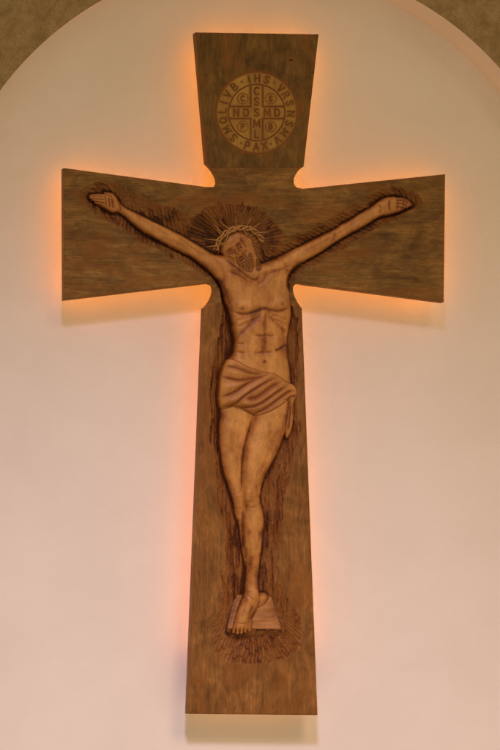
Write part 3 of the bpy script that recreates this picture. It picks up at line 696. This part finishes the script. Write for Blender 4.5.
# letter strokes in a box x 0..w, y 0 (top) .. 1 (foot)
GL = {
 'I': (.0, [[(0, 0), (0, 1)]]), 'H': (.62, [[(0, 0), (0, 1)], [(.62, 0), (.62, 1)], [(0, .5), (.62, .5)]]),
 'S': (.56, [[(.53, .14), (.42, .03), (.28, 0), (.12, .04), (.03, .18), (.06, .34), (.2, .45), (.38, .54), (.52, .66), (.54, .82), (.42, .96), (.26, 1), (.1, .96), (0, .84)]]),
 'V': (.68, [[(0, 0), (.34, 1), (.68, 0)]]), 'N': (.62, [[(0, 1), (0, 0), (.62, 1), (.62, 0)]]), 'M': (.8, [[(0, 1), (.06, 0), (.4, .8), (.74, 0), (.8, 1)]]),
 'L': (.5, [[(0, 0), (0, 1), (.5, 1)]]), 'A': (.7, [[(0, 1), (.35, 0), (.7, 1)], [(.13, .66), (.57, .66)]]), 'X': (.64, [[(0, 0), (.64, 1)], [(.64, 0), (0, 1)]]),
 'P': (.54, [[(0, 1), (0, 0), (.3, 0), (.5, .1), (.54, .27), (.48, .45), (.3, .54), (0, .54)]]),
 'R': (.58, [[(0, 1), (0, 0), (.3, 0), (.5, .1), (.54, .27), (.48, .45), (.3, .52), (0, .52)], [(.28, .52), (.58, 1)]]),
 'B': (.56, [[(0, 0), (0, 1), (.34, 1), (.52, .9), (.56, .74), (.5, .58), (.32, .5), (0, .5)], [(.32, .5), (.46, .4), (.5, .25), (.44, .08), (.3, 0), (0, 0)]]),
 'D': (.6, [[(0, 0), (0, 1), (.28, 1), (.5, .86), (.6, .5), (.5, .14), (.28, 0), (0, 0)]]),
 'C': (.62, [arcp(.34, .5, .34, .5, -50, -310, 14)]), 'Q': (.72, [arcp(.36, .5, .36, .5, 0, 360, 18), [(.42, .72), (.72, 1.06)]]),
}
X, Y = grid(MX - MR - 1, MX + MR + 1, MY - MR - 1, MY + MR + 1, 0.22)
r = np.hypot(X - MX, Y - MY); k = np.maximum(r, 1e-6)
D = r - MR; QX = MX + (X - MX) / k * MR; QY = MY + (Y - MY) / k * MR
H = np.full_like(X, .0024); S = np.zeros_like(X)
def groove(pts, wd=.62, amp=2.4, stn=.85): stroke(X, Y, H, S, pts, wd, -amp, stn, wd * 1.15, taper=False, sm=False)
RI = 28.2
for rr in (RI,):
    g = np.exp(-((r - rr) / .7) ** 2); H -= .0022 * g; S = np.maximum(S, .85 * g)
g = np.exp(-((r - MR + .6) / .9) ** 2); H -= .0014 * g; S = np.maximum(S, .55 * g)
def letter(ch, cx, cy, size, rot, wd=.62):
    w_, sts = GL[ch]; c, s = math.cos(rot), math.sin(rot)
    for q in sts:
        groove([(cx + (c * (x - w_ / 2) - s * (y - .5)) * size, cy + (s * (x - w_ / 2) + c * (y - .5)) * size) for x, y in q], wd)
RL = 34.3
def ring_(ch, deg, inward=False):
    a = math.radians(deg); cx, cy = MX + RL * math.sin(a), MY - RL * math.cos(a)
    if ch == '.':
        g_ = np.exp(-((np.hypot(X - cx, Y - cy)) / 1.1) ** 2); H[:] -= .002 * g_; S[:] = np.maximum(S, .85 * g_); return
    letter(ch, cx, cy, 7.0, a + (math.pi if inward else 0))
for ch, dg in (('I', -13), ('H', 1), ('S', 17), ('.', 31), ('V', 45), ('R', 59), ('S', 74), ('N', 92), ('S', 109), ('M', 126), ('V', 143), ('.', 156),
               ('.', 207), ('S', 223), ('M', 240), ('Q', 257), ('L', 273), ('I', 287), ('V', 302), ('B', 319), ('.', 334)): ring_(ch, dg)
for ch, dg in (('P', 196), ('A', 181), ('X', 167)): ring_(ch, dg, True)
hb_ = 6.0; e = math.sqrt(RI ** 2 - hb_ ** 2)
for sx in (-1, 1):
    for sy in (-1, 1):
        groove([(MX + sx * hb_, MY + sy * e), (MX + sx * hb_, MY + sy * hb_), (MX + sx * e, MY + sy * hb_)], .6)
for ch, dy in zip('CSSML', (-21.5, -11, 0, 11, 21.5)): letter(ch, MX, MY + dy, 7.2, 0)
for ch, dx in zip('ND', (-20.5, -10.5)): letter(ch, MX + dx, MY, 7.2, 0)
for ch, dx in zip('MD', (10.5, 20.5)): letter(ch, MX + dx, MY, 7.2, 0)
for ch, sx, sy in (('C', -1, -1), ('S', 1, -1), ('P', -1, 1), ('B', 1, 1)):
    cx, cy = MX + sx * 14.0, MY + sy * 14.0
    g_ = np.exp(-((np.hypot(X - cx, Y - cy) - 5.3) / .55) ** 2); H -= .0018 * g_; S = np.maximum(S, .6 * g_)
    letter(ch, cx, cy, 5.2, 0, .5)
H += .0003 * fbm(X, Y, .2, .1, 90)
height_mesh('medallion', X, Y, D, QX, QY, H, np.clip(S, 0, 1), -0.0005, M_medal, root)

# ---------------------------------------------------------------- light strips on the back of the cross, set in from its edge
bd = np.array(BOARD)
def resample(p, step):
    d = np.hypot(*np.diff(np.vstack([p, p[:1]]), axis=0).T); s = np.concatenate([[0], np.cumsum(d)])
    q = np.vstack([p, p[:1]]); t = np.arange(0, s[-1], step)
    return np.stack([np.interp(t, s, q[:, 0]), np.interp(t, s, q[:, 1])], 1)
rs = resample(bd, 3.0); INS = 7.5
tn = np.roll(rs, -2, 0) - np.roll(rs, 2, 0); tn /= np.linalg.norm(tn, axis=1)[:, None]
nr = np.stack([-tn[:, 1], tn[:, 0]], 1)        # inward for a clockwise outline on the page
if not inside(np.array([rs[5, 0] + nr[5, 0] * 3]), np.array([rs[5, 1] + nr[5, 1] * 3]), bd)[0]: nr = -nr
INSV = 7.0 + 2.6 * nr[:, 0]     # nearer the edge on the right sides
ins = rs + nr * INSV[:, None]
dd, _, _, _ = sdf(ins[:, 0], ins[:, 1], bd)
ok = (dd < -INSV + 1.4) & ~((ins[:, 1] > 655) & (ins[:, 1] < 700))
runs = []; cur = []
for i in range(len(ins)):
    if ok[i] and (not cur or np.hypot(*(ins[i] - cur[-1])) < 9): cur.append(ins[i])
    else:
        if len(cur) > 3: runs.append(cur)
        cur = [ins[i]] if ok[i] else []
if len(cur) > 3: runs.append(cur)
for rn in runs:
    q = np.array(rn); t_ = np.gradient(q, axis=0); t_ /= np.linalg.norm(t_, axis=1)[:, None]; n_ = np.stack([-t_[:, 1], t_[:, 0]], 1)
    vs, fs = [], []
    for p_, n2 in zip(q, n_):
        for s_, y_ in ((-1, Y_BACK + .0003), (1, Y_BACK + .0003), (1, Y_BACK + .0045), (-1, Y_BACK + .0045)):
            vs.append((wx(p_[0] + n2[0] * 1.3 * s_), y_, wz(p_[1] + n2[1] * 1.3 * s_)))
    for i in range(len(q) - 1):
        for k_ in range(4):
            a = i * 4 + k_; b = i * 4 + (k_ + 1) % 4; fs.append((a, b, b + 4, a + 4))
    fs += [(3, 2, 1, 0), tuple((len(q) - 1) * 4 + k_ for k_ in range(4))]
    link_mesh('light_strip', vs, fs, M_led_foot if q[:, 1].min() > 690 else M_led_soft if q[:, 1].mean() > 400 else M_led, root, False)
print('strips', len(runs), [len(r_) for r_ in runs])
